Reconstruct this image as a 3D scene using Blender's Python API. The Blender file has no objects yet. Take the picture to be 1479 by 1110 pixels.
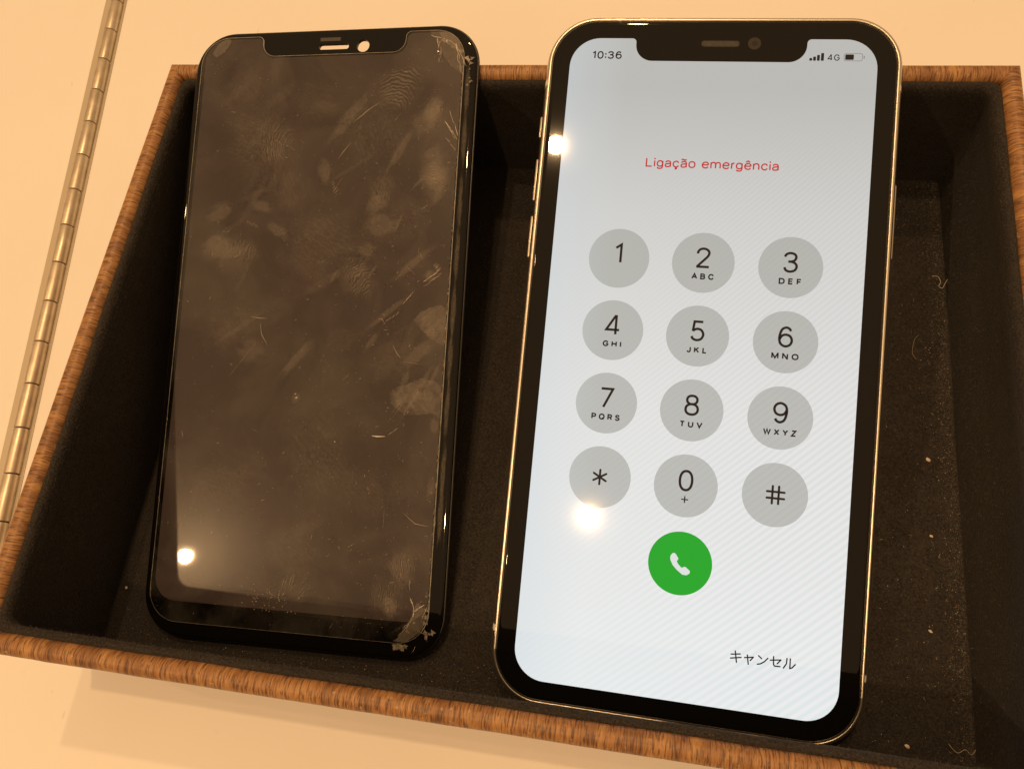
import bpy, bmesh, math, random, os
from mathutils import Matrix, Vector, noise as mnoise

S = bpy.context.scene
MM = 0.001

# ------------------------------------------------------------------ camera
CAMROT = Matrix(((0.9815891143, -0.07431960099, 0.1759528561),
                 (0.1307465033, 0.9329886363, -0.3353170984),
                 (-0.1392413823, 0.3521488343, 0.9255285171)))
cam = bpy.data.cameras.new('camera')
camo = bpy.data.objects.new('camera', cam)
S.collection.objects.link(camo)
camo.matrix_world = Matrix.Translation(Vector((28, -60.6, 182)) * MM) @ CAMROT.to_4x4()
cam.sensor_width = 36.0
cam.lens = 36.0 * 1110 / 1479
cam.clip_start = 0.005
cam.clip_end = 50
S.camera = camo

# ------------------------------------------------------------------ room light
W = bpy.data.worlds.new("World"); S.world = W; W.use_nodes = True
wn = W.node_tree.nodes; wl = W.node_tree.links
wbg = wn['Background']
tc = wn.new('ShaderNodeTexCoord'); sx = wn.new('ShaderNodeSeparateXYZ')
wl.new(tc.outputs['Generated'], sx.inputs[0])
rmp = wn.new('ShaderNodeValToRGB')
rmp.color_ramp.elements[0].position = 0.0; rmp.color_ramp.elements[0].color = (0.42, 0.235, 0.105, 1)
rmp.color_ramp.elements[1].position = 1.0; rmp.color_ramp.elements[1].color = (1.0, 0.612, 0.295, 1)
wl.new(sx.outputs['Z'], rmp.inputs[0]); wl.new(rmp.outputs[0], wbg.inputs['Color'])
wbg.inputs['Strength'].default_value = 0.66

# warm ceiling downlights (mm)
LAMPS = [((-70, -602, 1600), 0.64, 18), ((-194, 236, 1600), 0.58, 18),
         ((-40, 760, 1600), 0.56, 22), ((-1105, -782, 1600), 0.46, 16), ((-1440, 150, 1600), 0.14, 16)]
for p, e, r in LAMPS:
    ld = bpy.data.lights.new('ceiling_spot', 'AREA'); ld.shape = 'DISK'; ld.size = 2 * r * MM
    v = Vector(p) * MM; d = v.length
    ld.energy = math.pi * e * d * d
    ld.color = (1.0, 0.612, 0.295)
    lo = bpy.data.objects.new('ceiling_spot', ld); S.collection.objects.link(lo)
    lo.location = v
    lo.rotation_euler = (-v).to_track_quat('-Z', 'Y').to_euler()

S.view_settings.view_transform = 'Standard'
S.view_settings.look = 'None'
S.view_settings.exposure = 0.0
S.view_settings.gamma = 1.0
S.cycles.transparent_max_bounces = 24
S.cycles.max_bounces = 10

random.seed(7)
C = S.collection

# ------------------------------------------------------------------ helpers
def tag(o, label=None, cat=None, group=None, kind=None):
    if label: o['label'] = label
    if cat: o['category'] = cat
    if group: o['group'] = group
    if kind: o['kind'] = kind
    return o

def link(name, me, mat, parent=None):
    o = bpy.data.objects.new(name, me); C.objects.link(o)
    if mat is not None:
        mats = mat if isinstance(mat, (list, tuple)) else [mat]
        me.materials.clear()
        for m in mats: me.materials.append(m)
    if parent: o.parent = parent
    return o

def mesh(vs, fs, smooth=False, scale=MM):
    me = bpy.data.meshes.new('m')
    me.from_pydata([tuple(c * scale for c in v) for v in vs], [], fs)
    me.validate(); me.update()
    if smooth:
        for p in me.polygons: p.use_smooth = True
    return me

def shade(o, ang=35):
    me = o.data
    for p in me.polygons: p.use_smooth = True
    bm = bmesh.new(); bm.from_mesh(me)
    for e in bm.edges:
        if len(e.link_faces) == 2 and e.calc_face_angle(0) > math.radians(ang): e.smooth = False
    bm.to_mesh(me); bm.free()
    return o

def rr(w, h, r, n=10, cx=0, cy=0):
    """rounded rectangle, counter-clockwise, mm"""
    rs = r if isinstance(r, (tuple, list)) else (r,) * 4      # tr, tl, bl, br
    pts = []
    for (sx_, sy_, a0), q in zip(((1, 1, 0), (-1, 1, 90), (-1, -1, 180), (1, -1, 270)), rs):
        for k in range(n + 1):
            a = math.radians(a0 + 90 * k / n)
            pts.append((cx + sx_ * (w / 2 - q) + q * math.cos(a), cy + sy_ * (h / 2 - q) + q * math.sin(a)))
    return pts

def circle(x, y, r, n=40):
    return [(x + r * math.cos(2 * math.pi * k / n), y + r * math.sin(2 * math.pi * k / n)) for k in range(n)]

def fillet(poly, radii, n=7):
    out = []
    N = len(poly)
    for i, (p, r) in enumerate(zip(poly, radii)):
        p = Vector(p); a = Vector(poly[i - 1]) - p; b = Vector(poly[(i + 1) % N]) - p
        if r <= 0: out.append(tuple(p)); continue
        ang = a.angle(b); t = r / math.tan(ang / 2)
        a.normalize(); b.normalize()
        A = p + a * t; B_ = p + b * t
        c = p + (a + b).normalized() * (r / math.sin(ang / 2))
        va = A - c; vb = B_ - c
        tot = va.angle_signed(vb)
        for k in range(n + 1):
            s = -tot * k / n
            out.append((c.x + va.x * math.cos(s) - va.y * math.sin(s), c.y + va.x * math.sin(s) + va.y * math.cos(s)))
    return out

def plate(loops, z, t=0.0, bevel=0.0, res=3):
    """filled 2D outline with holes -> mesh; top at z, thickness t (mm)"""
    cu = bpy.data.curves.new('c', 'CURVE'); cu.dimensions = '2D'; cu.fill_mode = 'BOTH'
    for lp in loops:
        sp = cu.splines.new('POLY'); sp.points.add(len(lp) - 1); sp.use_cyclic_u = True
        for q, (x, y) in zip(sp.points, lp): q.co = (x, y, 0, 1)
    if t:
        cu.extrude = max(t / 2 - bevel, 1e-4); cu.bevel_depth = bevel; cu.bevel_resolution = res
        if bevel: cu.offset = -bevel
    ob = bpy.data.objects.new('c', cu); C.objects.link(ob)
    dg = bpy.context.evaluated_depsgraph_get(); dg.update()
    me = bpy.data.meshes.new_from_object(ob.evaluated_get(dg))
    bpy.data.objects.remove(ob); bpy.data.curves.remove(cu)
    me.transform(Matrix.Scale(MM, 4) @ Matrix.Translation((0, 0, z - t / 2)))
    if not t:
        bm = bmesh.new(); bm.from_mesh(me)
        bmesh.ops.recalc_face_normals(bm, faces=bm.faces)
        if sum(f.normal.z * f.calc_area() for f in bm.faces) < 0:
            bmesh.ops.reverse_faces(bm, faces=bm.faces)
        bm.to_mesh(me); bm.free()
    return me

def loft(rings, cap_top=False, cap_bottom=False):
    """rings: list of lists of (x,y,z) with equal counts; rings run top to bottom"""
    vs = []; fs = []; n = len(rings[0])
    for r_ in rings: vs += r_
    for i in range(len(rings) - 1):
        for k in range(n):
            a = i * n + k; b = i * n + (k + 1) % n
            fs.append((b, a, a + n, b + n))
    if cap_top: fs.append(tuple(range(n)))
    if cap_bottom: fs.append(tuple(reversed(range((len(rings) - 1) * n, len(rings) * n))))
    return mesh(vs, fs)

def box_mesh(x0, x1, y0, y1, z0, z1, bev=0.0, seg=2):
    bm = bmesh.new()
    bmesh.ops.create_cube(bm, size=1)
    for v in bm.verts:
        v.co = Vector(((x0 + x1) / 2 + v.co.x * (x1 - x0), (y0 + y1) / 2 + v.co.y * (y1 - y0), (z0 + z1) / 2 + v.co.z * (z1 - z0)))
    if bev: bmesh.ops.bevel(bm, geom=bm.edges[:], offset=bev, segments=seg, affect='EDGES', profile=0.5)
    bmesh.ops.scale(bm, verts=bm.verts, vec=(MM, MM, MM))
    me = bpy.data.meshes.new('b'); bm.to_mesh(me); bm.free()
    return me

def strokes(lines, w, z):
    """flat pen strokes with round-ish ends"""
    vs = []; fs = []
    for ln in lines:
        P = [Vector(p) for p in ln]
        for i in range(len(P) - 1):
            d = (P[i + 1] - P[i]).normalized(); nrm = Vector((-d.y, d.x))
            b = len(vs); q = []
            for k in range(9):
                a = math.pi / 2 + math.pi * k / 8
                q.append(P[i] + (d * math.cos(a) + nrm * math.sin(a)) * w / 2)
            for k in range(9):
                a = -math.pi / 2 + math.pi * k / 8
                q.append(P[i + 1] + (d * math.cos(a) + nrm * math.sin(a)) * w / 2)
            vs += [(p.x, p.y, z + 0.0008 * (len(fs) % 5)) for p in q]
            fs.append(tuple(range(b, b + 18)))
    return mesh(vs, fs)

# stroke lettering, drawn by hand: centre lines in a box of cap height 1; 'S' = smooth curve, 'L' = straight, 'O' = closed oval, 'D' = dot
def _rot(st, w): return [(k, [(w - x, 1 - y) for x, y in p]) for k, p in st]
GL = {
 '0': (.56, [('O', (.28, .5, .28, .5))]),
 '1': (.27, [('L', [(0, .80), (.25, 1), (.25, 0)])]),
 '2': (.56, [('S', [(0, .72), (.03, .85), (.12, .96), (.27, 1), (.42, .96), (.52, .85), (.53, .71), (.47, .57), (.36, .43), (0, 0)]), ('L', [(-.03, 0), (.56, 0)])]),
 '3': (.56, [('S', [(0, .79), (.07, .93), (.25, 1), (.44, .94), (.51, .78), (.44, .61), (.28, .54), (.16, .535)]), ('S', [(.16, .535), (.32, .53), (.48, .45), (.55, .28), (.47, .08), (.27, 0), (.08, .06), (0, .22)])]),
 '4': (.62, [('L', [(.62, .245), (0, .245), (.40, 1), (.45, 1), (.45, 0)])]),
 '5': (.55, [('L', [(.50, 1), (.10, 1), (.05, .48)]), ('S', [(.05, .48), (.14, .57), (.28, .61), (.45, .54), (.54, .31), (.45, .08), (.26, 0), (.08, .06), (0, .20)])]),
 '6': (.56, [('S', [(.50, .82), (.43, .94), (.29, 1), (.12, .91), (.03, .68), (0, .38), (.07, .12), (.28, 0), (.48, .09), (.56, .31), (.48, .54), (.29, .62), (.11, .55), (.01, .36)])]),
 '7': (.56, [('L', [(0, 1), (.55, 1), (.15, 0)])]),
 '8': (.56, [('O', (.28, .775, .235, .225)), ('O', (.28, .275, .28, .275))]),
 ':': (.0, [('D', (0, .16)), ('D', (0, .66))]),
 'A': (.74, [('L', [(0, 0), (.37, 1), (.74, 0)]), ('L', [(.12, .33), (.62, .33)])]),
 'B': (.58, [('L', [(.30, 0), (0, 0), (0, 1), (.28, 1)]), ('S', [(.28, 1), (.46, .95), (.53, .77), (.46, .58), (.28, .53)]), ('L', [(.30, .53), (0, .53)]), ('S', [(.30, .53), (.50, .47), (.58, .27), (.50, .06), (.30, 0)])]),
 'C': (.68, [('S', [(.68, .69), (.58, .90), (.37, 1), (.12, .87), (0, .5), (.12, .13), (.37, 0), (.58, .10), (.68, .31)])]),
 'D': (.64, [('L', [(.26, 0), (0, 0), (0, 1), (.26, 1)]), ('S', [(.26, 1), (.48, .93), (.61, .74), (.64, .5), (.61, .26), (.48, .07), (.26, 0)])]),
 'E': (.50, [('L', [(.50, 1), (0, 1), (0, 0), (.50, 0)]), ('L', [(0, .52), (.46, .52)])]),
 'F': (.48, [('L', [(.48, 1), (0, 1), (0, 0)]), ('L', [(0, .49), (.43, .49)])]),
 'G': (.70, [('S', [(.67, .72), (.57, .91), (.37, 1), (.12, .87), (0, .5), (.12, .13), (.37, 0), (.60, .10), (.70, .32), (.70, .47)]), ('L', [(.70, .47), (.38, .47)])]),
 'H': (.62, [('L', [(0, 0), (0, 1)]), ('L', [(.62, 0), (.62, 1)]), ('L', [(0, .52), (.62, .52)])]),
 'I': (.0, [('L', [(0, 0), (0, 1)])]),
 'J': (.42, [('L', [(.42, 1), (.42, .28)]), ('S', [(.42, .28), (.36, .06), (.20, 0), (.05, .07), (0, .26)])]),
 'K': (.60, [('L', [(0, 0), (0, 1)]), ('L', [(.57, 1), (0, .38)]), ('L', [(.21, .61), (.60, 0)])]),
 'L': (.48, [('L', [(0, 1), (0, 0), (.48, 0)])]),
 'M': (.80, [('L', [(0, 0), (0, 1), (.03, 1), (.40, .06), (.77, 1), (.80, 1), (.80, 0)])]),
 'N': (.62, [('L', [(0, 0), (0, 1), (.03, 1), (.59, 0), (.62, 0), (.62, 1)])]),
 'O': (.76, [('O', (.38, .5, .38, .5))]),
 'P': (.56, [('L', [(0, 0), (0, 1), (.30, 1)]), ('S', [(.30, 1), (.50, .93), (.56, .72), (.50, .51), (.30, .44)]), ('L', [(.30, .44), (0, .44)])]),
 'Q': (.76, [('O', (.38, .5, .38, .5)), ('L', [(.45, .26), (.72, -.05)])]),
 'R': (.58, [('L', [(0, 0), (0, 1), (.30, 1)]), ('S', [(.30, 1), (.49, .94), (.55, .74), (.49, .54), (.30, .48)]), ('L', [(.30, .48), (0, .48)]), ('L', [(.32, .48), (.58, 0)])]),
 'S': (.58, [('S', [(.54, .75), (.47, .93), (.28, 1), (.10, .93), (.03, .76), (.11, .60), (.29, .52), (.48, .44), (.57, .27), (.49, .08), (.28, 0), (.08, .07), (0, .25)])]),
 'T': (.62, [('L', [(0, 1), (.62, 1)]), ('L', [(.31, 1), (.31, 0)])]),
 'U': (.62, [('S', [(0, 1), (0, .68), (0, .36), (.08, .09), (.31, 0), (.54, .09), (.62, .36), (.62, .68), (.62, 1)])]),
 'V': (.72, [('L', [(0, 1), (.36, 0), (.72, 1)])]),
 'W': (1.0, [('L', [(0, 1), (.25, 0), (.50, .96), (.75, 0), (1.0, 1)])]),
 'X': (.66, [('L', [(0, 1), (.66, 0)]), ('L', [(.66, 1), (0, 0)])]),
 'Y': (.68, [('L', [(0, 1), (.34, .46), (.68, 1)]), ('L', [(.34, .46), (.34, 0)])]),
 'Z': (.60, [('L', [(.02, 1), (.58, 1), (0, 0), (.60, 0)])]),
 'i': (.0, [('L', [(0, 0), (0, .72)]), ('D', (0, .97))]),
 'o': (.50, [('O', (.25, .36, .25, .36))]),
 'c': (.46, [('S', [(.46, .52), (.38, .67), (.25, .72), (.08, .62), (0, .36), (.08, .10), (.25, 0), (.38, .05), (.46, .20)])]),
 'e': (.50, [('L', [(0, .385), (.50, .385)]), ('S', [(.50, .385), (.49, .52), (.41, .67), (.25, .72), (.08, .62), (0, .37), (.07, .10), (.26, 0), (.41, .05), (.48, .18)])]),
 'a': (.44, [('S', [(.02, .54), (.09, .67), (.23, .72), (.38, .66), (.44, .50), (.44, .30), (.44, 0)]), ('S', [(.44, .42), (.22, .40), (.05, .33), (0, .19), (.05, .05), (.18, 0), (.34, .05), (.44, .20)])]),
 'g': (.47, [('S', [(.47, .36), (.41, .62), (.24, .72), (.07, .62), (0, .37), (.07, .12), (.24, .03), (.41, .12), (.47, .36)]), ('S', [(.47, .71), (.47, .4), (.47, .06), (.41, -.17), (.24, -.25), (.08, -.20), (.02, -.09)])]),
 'm': (.78, [('L', [(0, 0), (0, .72)]), ('S', [(0, .44), (.05, .63), (.20, .72), (.34, .65), (.39, .46), (.39, .22), (.39, 0)]), ('S', [(.39, .44), (.44, .63), (.59, .72), (.73, .65), (.78, .46), (.78, .22), (.78, 0)])]),
 'n': (.44, [('L', [(0, 0), (0, .72)]), ('S', [(0, .42), (.06, .63), (.23, .72), (.38, .65), (.44, .45), (.44, .22), (.44, 0)])]),
 'r': (.17, [('L', [(0, 0), (0, .72)]), ('S', [(0, .42), (.05, .61), (.14, .70), (.23, .70)])]),
 ' ': (.18, []),
}
GL['9'] = (.56, [(k, [(.56 - x, 1 - y) for x, y in p]) for k, p in GL['6'][1]])
GL['\u00e7'] = (.46, GL['c'][1] + [('S', [(.24, 0), (.22, -.08), (.31, -.13), (.29, -.23), (.16, -.24)])])
GL['\u00e3'] = (.44, GL['a'][1] + [('S', [(.02, .89), (.06, .97), (.14, .98), (.23, .93), (.32, .89), (.39, .92), (.42, 1.0)])])
GL['\u00ea'] = (.50, GL['e'][1] + [('L', [(.08, .88), (.25, 1.03), (.42, .88)])])

def cat(pts, m=7):
    out = []
    for i in range(len(pts) - 1):
        p0 = Vector(pts[max(i - 1, 0)]); p1 = Vector(pts[i]); p2 = Vector(pts[i + 1]); p3 = Vector(pts[min(i + 2, len(pts) - 1)])
        for k in range(m):
            t_ = k / m
            out.append(.5 * ((2 * p1) + (p2 - p0) * t_ + (2 * p0 - 5 * p1 + 4 * p2 - p3) * t_ ** 2 + (3 * p1 - p0 - 3 * p2 + p3) * t_ ** 3))
    out.append(Vector(pts[-1])); return out

def ribbon(P, w, closed, z, vs, fs):
    P = [Vector(p) for p in P]; n = len(P); b = len(vs)
    for i, p in enumerate(P):
        a = P[i - 1] if (i or closed) else None; c = P[(i + 1) % n] if (i < n - 1 or closed) else None
        d1 = (p - a).normalized() if a is not None else None; d2 = (c - p).normalized() if c is not None else None
        d1 = d1 or d2; d2 = d2 or d1
        n1 = Vector((-d1.y, d1.x)); n2 = Vector((-d2.y, d2.x)); m = n1 + n2
        m = m.normalized() if m.length > 1e-6 else n1
        l = w / 2 / max(m.dot(n1), .45)
        vs += [(p.x + m.x * l, p.y + m.y * l, z), (p.x - m.x * l, p.y - m.y * l, z)]
    for i in range(n if closed else n - 1):
        j = (i + 1) % n
        fs.append((b + 2 * i, b + 2 * i + 1, b + 2 * j + 1, b + 2 * j))

def text_mesh(s, height, z, pen, x0=None, x1=None, cx=None, base=0.0, gap=.2):
    """hand-drawn lettering: cap height and pen width in mm, baseline y=base; fitted to x0..x1, or centred on cx"""
    h = height - pen
    nat = 0.0; pos = []
    for ch in s:
        pos.append(nat); nat += GL[ch][0] + gap + pen / h
    nat -= gap + pen / h
    kx = (x1 - x0 - pen) / nat if x0 is not None else h * 1.13
    ox = x0 + pen / 2 if x0 is not None else cx - nat * kx / 2
    vs = []; fs = []; q = 0
    T = lambda x, y: (ox + x * kx, base + pen / 2 + y * h)
    for ch, p0 in zip(s, pos):
        for kind, d in GL[ch][1]:
            zz = z + .0009 * (q % 6); q += 1
            if kind == 'L': ribbon([T(p0 + x, y) for x, y in d], pen, False, zz, vs, fs)
            elif kind == 'S': ribbon(cat([T(p0 + x, y) for x, y in d]), pen, False, zz, vs, fs)
            elif kind == 'O':
                P = []
                for k in range(44):
                    a = 2 * math.pi * k / 44; c_, s_ = math.cos(a), math.sin(a)
                    P.append(T(p0 + d[0] + d[2] * math.copysign(abs(c_) ** .9, c_), d[1] + d[3] * math.copysign(abs(s_) ** .9, s_)))
                ribbon(P, pen, True, zz, vs, fs)
            else:
                x, y = T(p0 + d[0], d[1]); b = len(vs)
                vs += [(x + pen * .62 * math.cos(k * .5236), y + pen * .62 * math.sin(k * .5236), zz) for k in range(12)]; fs.append(tuple(range(b, b + 12)))
    me = mesh(vs, fs)
    bm = bmesh.new(); bm.from_mesh(me)
    bmesh.ops.reverse_faces(bm, faces=[f for f in bm.faces if f.normal.z < 0])
    bm.to_mesh(me); bm.free()
    return me

# ------------------------------------------------------------------ material helpers
class MT:
    def __init__(s, name):
        s.m = bpy.data.materials.new(name); s.m.use_nodes = True
        s.n = s.m.node_tree.nodes; s.l = s.m.node_tree.links
        s.b = s.n['Principled BSDF']; s.out = s.n['Material Output']
        s._tc = None
    def new(s, t, **k):
        nd = s.n.new(t)
        for a, v in k.items(): setattr(nd, a, v)
        return nd
    def coord(s, sc=(1, 1, 1), kind='Object', loc=(0, 0, 0), rot=(0, 0, 0)):
        if not s._tc: s._tc = s.new('ShaderNodeTexCoord')
        mp = s.new('ShaderNodeMapping'); mp.inputs['Scale'].default_value = sc
        mp.inputs['Location'].default_value = loc; mp.inputs['Rotation'].default_value = rot
        s.l.new(s._tc.outputs[kind], mp.inputs[0]); return mp.outputs[0]
    def noise(s, vec, scale, detail=4, rough=0.55, dist=0.0):
        nd = s.new('ShaderNodeTexNoise'); nd.inputs['Scale'].default_value = scale
        nd.inputs['Detail'].default_value = detail; nd.inputs['Roughness'].default_value = rough
        nd.inputs['Distortion'].default_value = dist
        s.l.new(vec, nd.inputs['Vector']); return nd.outputs['Fac']
    def ramp(s, fac, stops):
        nd = s.new('ShaderNodeValToRGB'); cr = nd.color_ramp
        while len(cr.elements) < len(stops): cr.elements.new(0.5)
        for e, (p, c) in zip(cr.elements, stops):
            e.position = p; e.color = (c, c, c, 1) if isinstance(c, (int, float)) else (*c, 1)
        s.l.new(fac, nd.inputs[0]); return nd.outputs[0]
    def math(s, op, a, b=None, clamp=False):
        nd = s.new('ShaderNodeMath', operation=op); nd.use_clamp = clamp
        for i, v in enumerate((a, b)):
            if v is None: continue
            if isinstance(v, (int, float)): nd.inputs[i].default_value = v
            else: s.l.new(v, nd.inputs[i])
        return nd.outputs[0]
    def mix(s, fac, a, b, mode='MIX'):
        nd = s.new('ShaderNodeMix', data_type='RGBA', blend_type=mode)
        for i, v in ((0, fac), (6, a), (7, b)):
            if isinstance(v, (int, float)): nd.inputs[i].default_value = v
            elif isinstance(v, tuple): nd.inputs[i].default_value = (*v, 1)
            else: s.l.new(v, nd.inputs[i])
        return nd.outputs[2]
    def bump(s, h, strength, dist=0.0001):
        nd = s.new('ShaderNodeBump'); nd.inputs['Strength'].default_value = strength
        nd.inputs['Distance'].default_value = dist
        s.l.new(h, nd.inputs['Height']); s.l.new(nd.outputs[0], s.b.inputs['Normal'])
    def set(s, **k):
        for a, v in k.items():
            i = s.b.inputs[a.replace('_', ' ')]
            if isinstance(v, tuple): i.default_value = (*v, 1)
            elif isinstance(v, (int, float)): i.default_value = v
            else: s.l.new(v, i)
        return s
    def surf(s, sh): s.l.new(sh, s.out.inputs['Surface']); return s

def simple(name, col, rough=0.5, metal=0.0, spec=0.5, **k):
    t = MT(name).set(Base_Color=col, Roughness=rough, Metallic=metal)
    t.b.inputs['Specular IOR Level'].default_value = spec
    return t.m

# table: white laminate
t = MT('white_laminate')
v = t.coord()
n1 = t.noise(v, 9, 5); n2 = t.noise(v, 2600, 2); n3 = t.noise(v, 160, 4)
col = t.ramp(n1, [(0.3, (0.80, 0.775, 0.735)), (0.7, (0.84, 0.82, 0.79))])
grime = t.math('ADD', t.ramp(n3, [(0.66, 0.0), (0.80, 1.0)]), t.math('MULTIPLY', t.ramp(t.noise(t.coord((1, .25, 1), rot=(0, 0, .5)), 620, 2), [(.74, 0.0), (.79, 1.0)]), 2.2))
col = t.mix(t.math('MULTIPLY', grime, 0.13, True), col, (0.45, 0.40, 0.34))
t.set(Base_Color=col, Roughness=t.ramp(n3, [(0.3, 0.34), (0.7, 0.46)]))
t.b.inputs['Specular IOR Level'].default_value = 0.4
t.bump(n2, 0.10, 0.00006)
M_TABLE = t.m

# wood-grain wrapped paper; grain runs across the rim, walls have their length on local X
t = MT('wood_grain_paper')
v = t.coord((1, 1, 1)); 
vs_ = t.coord((3000, 330, 330)); vm_ = t.coord((1250, 120, 120)); vl_ = t.coord((260, 20, 20))
f1 = t.noise(vs_, 1.0, 3, 0.6, 0.35); f2 = t.noise(vm_, 1.0, 3, 0.6, 0.3); f3 = t.noise(vl_, 1.0, 3)
c = t.ramp(f3, [(0.25, (0.21, 0.100, 0.042)), (0.50, (0.36, 0.182, 0.068)), (0.78, (0.50, 0.275, 0.100))])
c = t.mix(t.ramp(f2, [(0.48, 0.0), (0.70, 0.60)]), c, (0.185, 0.082, 0.046))
c = t.mix(t.ramp(f2, [(0.28, 0.55), (0.42, 0.0)]), c, (0.54, 0.30, 0.12))
c = t.mix(t.ramp(f1, [(0.47, 0.0), (0.62, 0.82)]), c, (0.072, 0.032, 0.018))
spk = t.noise(v, 900, 2)
c = t.mix(t.ramp(spk, [(0.66, 0.0), (0.74, 0.35)]), c, (0.60, 0.47, 0.33))
t.set(Base_Color=c, Roughness=0.42)
t.b.inputs['Specular IOR Level'].default_value = 0.42
t.bump(f1, 0.5, 0.00015)
M_WOOD = t.m

# black felt
t = MT('black_felt')
v = t.coord()
n1 = t.noise(v, 2400, 3); n2 = t.noise(v, 300, 3); n3 = t.noise(v, 40, 3)
c = t.ramp(n1, [(0.25, (0.013, 0.0118, 0.011)), (0.75, (0.057, 0.051, 0.048))])
c = t.mix(t.ramp(n2, [(0.45, 0.0), (0.8, 0.5)]), c, (0.055, 0.047, 0.040))
c = t.mix(t.ramp(n3, [(0.4, 0.0), (0.75, 0.35)]), c, (0.018, 0.015, 0.013))
t.set(Base_Color=c, Roughness=0.95)
t.b.inputs['Specular IOR Level'].default_value = 0.08
t.b.inputs['Sheen Weight'].default_value = 0.10
t.b.inputs['Sheen Roughness'].default_value = 0.4
t.b.inputs['Sheen Tint'].default_value = (0.8, 0.75, 0.7, 1)
t.bump(n1, 0.9, 0.0003)
M_FELT = t.m
M_FUZZ = simple('felt_fuzz', (0.19, 0.17, 0.145), 0.9, 0, 0.1)
M_LINT = simple('pale_lint', (0.62, 0.55, 0.44), 0.8, 0, 0.2)
M_CRUMB = simple('pale_crumb', (0.66, 0.55, 0.42), 0.7, 0, 0.3)
M_BRASS = None
t = MT('dull_brass'); v = t.coord((1, 1, 1)); n1 = t.noise(t.coord((900, 60, 900)), 1, 4); n2 = t.noise(v, 260, 4)
t.set(Base_Color=t.ramp(n2, [(0.3, (0.55, 0.47, 0.36)), (0.7, (0.72, 0.63, 0.50))]), Metallic=0.80,
      Roughness=t.ramp(n1, [(0.3, 0.32), (0.7, 0.5)]))
M_BRASS = t.m
M_LEAF = simple('tan_hinge_leaf', (0.50, 0.44, 0.34), 0.45, 0.15)
M_DARK = simple('dark_gap', (0.03, 0.025, 0.02), 0.8)
M_RIM = None
t = MT('gold_aluminium'); n1 = t.noise(t.coord(), 1500, 3)
t.set(Base_Color=(0.72, 0.665, 0.57), Metallic=1.0, Roughness=0.30)
M_GOLD = t.m
M_BAND = simple('antenna_plastic', (0.80, 0.74, 0.64), 0.45)
M_GASKET = simple('black_gasket', (0.012, 0.011, 0.010), 0.28)
M_BACK = simple('back_glass', (0.55, 0.52, 0.47), 0.2)

t = MT('black_glass'); n1 = t.noise(t.coord(), 55, 4)
t.set(Base_Color=(0.0035, 0.003, 0.0028), Roughness=t.ramp(n1, [(0.4, 0.018), (0.8, 0.03)]), Coat_Weight=0.025, Coat_Roughness=0.08)
t.b.inputs['Specular IOR Level'].default_value = 0.30
M_BLACKGLASS = t.m
M_GRILLE = None
t = MT('speaker_mesh'); v = t.coord()
vo = t.new('ShaderNodeTexVoronoi'); vo.inputs['Scale'].default_value = 3600; t.l.new(v, vo.inputs['Vector'])
t.set(Base_Color=t.ramp(vo.outputs['Distance'], [(0.15, (0.008, 0.007, 0.006)), (0.45, (0.045, 0.04, 0.034))]), Roughness=0.7)
M_GRILLE = t.m
M_LENS = simple('camera_lens', (0.012, 0.011, 0.010), 0.04, 0, 0.6)
M_LENSR = simple('camera_ring', (0.030, 0.026, 0.023), 0.06, 0, 0.5)

def screen_mat(name, top, mid, bot, moire=0.05, strength=1.0):
    """lit LCD picture: wallpaper and viewing-angle falloff along the display plus faint camera moire, painted into the emission"""
    t = MT(name)
    v = t.coord()
    sp = t.new('ShaderNodeSeparateXYZ'); t.l.new(v, sp.inputs[0])
    y = t.math('DIVIDE', t.math('ADD', sp.outputs['Y'], 0.070), 0.140)
    c = t.ramp(y, [(0.0, bot), (0.42, mid), (0.72, tuple(0.5 * a + 0.5 * b for a, b in zip(mid, top))), (0.92, top)])
    # cooler towards the left edge of the picture
    x = t.math('DIVIDE', t.math('ADD', sp.outputs['X'], 0.032), 0.064)
    c = t.mix(t.ramp(x, [(0.0, 0.36), (0.20, 0.0)]), c, (0.58, 0.66, 0.71) if moire > 0 else c)
    if moire:
        wv = t.new('ShaderNodeTexWave', wave_type='BANDS', bands_direction='X', wave_profile='SIN')
        wv.inputs['Scale'].default_value = 480; wv.inputs['Distortion'].default_value = 0.8
        wv.inputs['Detail'].default_value = 0; wv.inputs['Detail Scale'].default_value = 0.02
        q = t.new('ShaderNodeSeparateXYZ'); t.l.new(t.coord((1, 1, 1), rot=(0, 0, math.radians(47))), q.inputs[0])
        u = t.math('ADD', q.outputs['X'], t.math('MULTIPLY', t.math('POWER', t.math('ADD', q.outputs['X'], 0.1), 2.0), -1.7))
        u = t.math('ADD', u, t.math('MULTIPLY', t.math('MULTIPLY', q.outputs['Y'], q.outputs['Y']), 0.35))
        cb = t.new('ShaderNodeCombineXYZ'); t.l.new(u, cb.inputs[0]); t.l.new(cb.outputs[0], wv.inputs['Vector'])
        amt = t.math('MULTIPLY', t.ramp(x, [(0.05, 0.15), (0.75, 1.0)]), t.ramp(y, [(0.0, 0.8), (0.3, 1.0), (0.75, 0.5), (0.95, 0.05)]))
        c = t.mix(t.math('MULTIPLY', amt, moire * 6), c, t.mix(wv.outputs['Fac'], tuple(a * 0.90 for a in (0.93, 1.03, 0.98)), (1.10, 1.00, 1.07)), 'MULTIPLY')
    t.set(Base_Color=(0.004, 0.004, 0.004), Roughness=0.022, Emission_Color=c, Emission_Strength=strength, Coat_Weight=0.055, Coat_Roughness=0.085)
    return t.m
M_SCREEN = screen_mat('lit_display', (0.475, 0.475, 0.455), (0.74, 0.745, 0.735), (0.81, 0.84, 0.84), 0.11)
M_KEY = screen_mat('lit_key', (0.38, 0.385, 0.355), (0.475, 0.48, 0.455), (0.49, 0.505, 0.485), 0.065)
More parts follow.
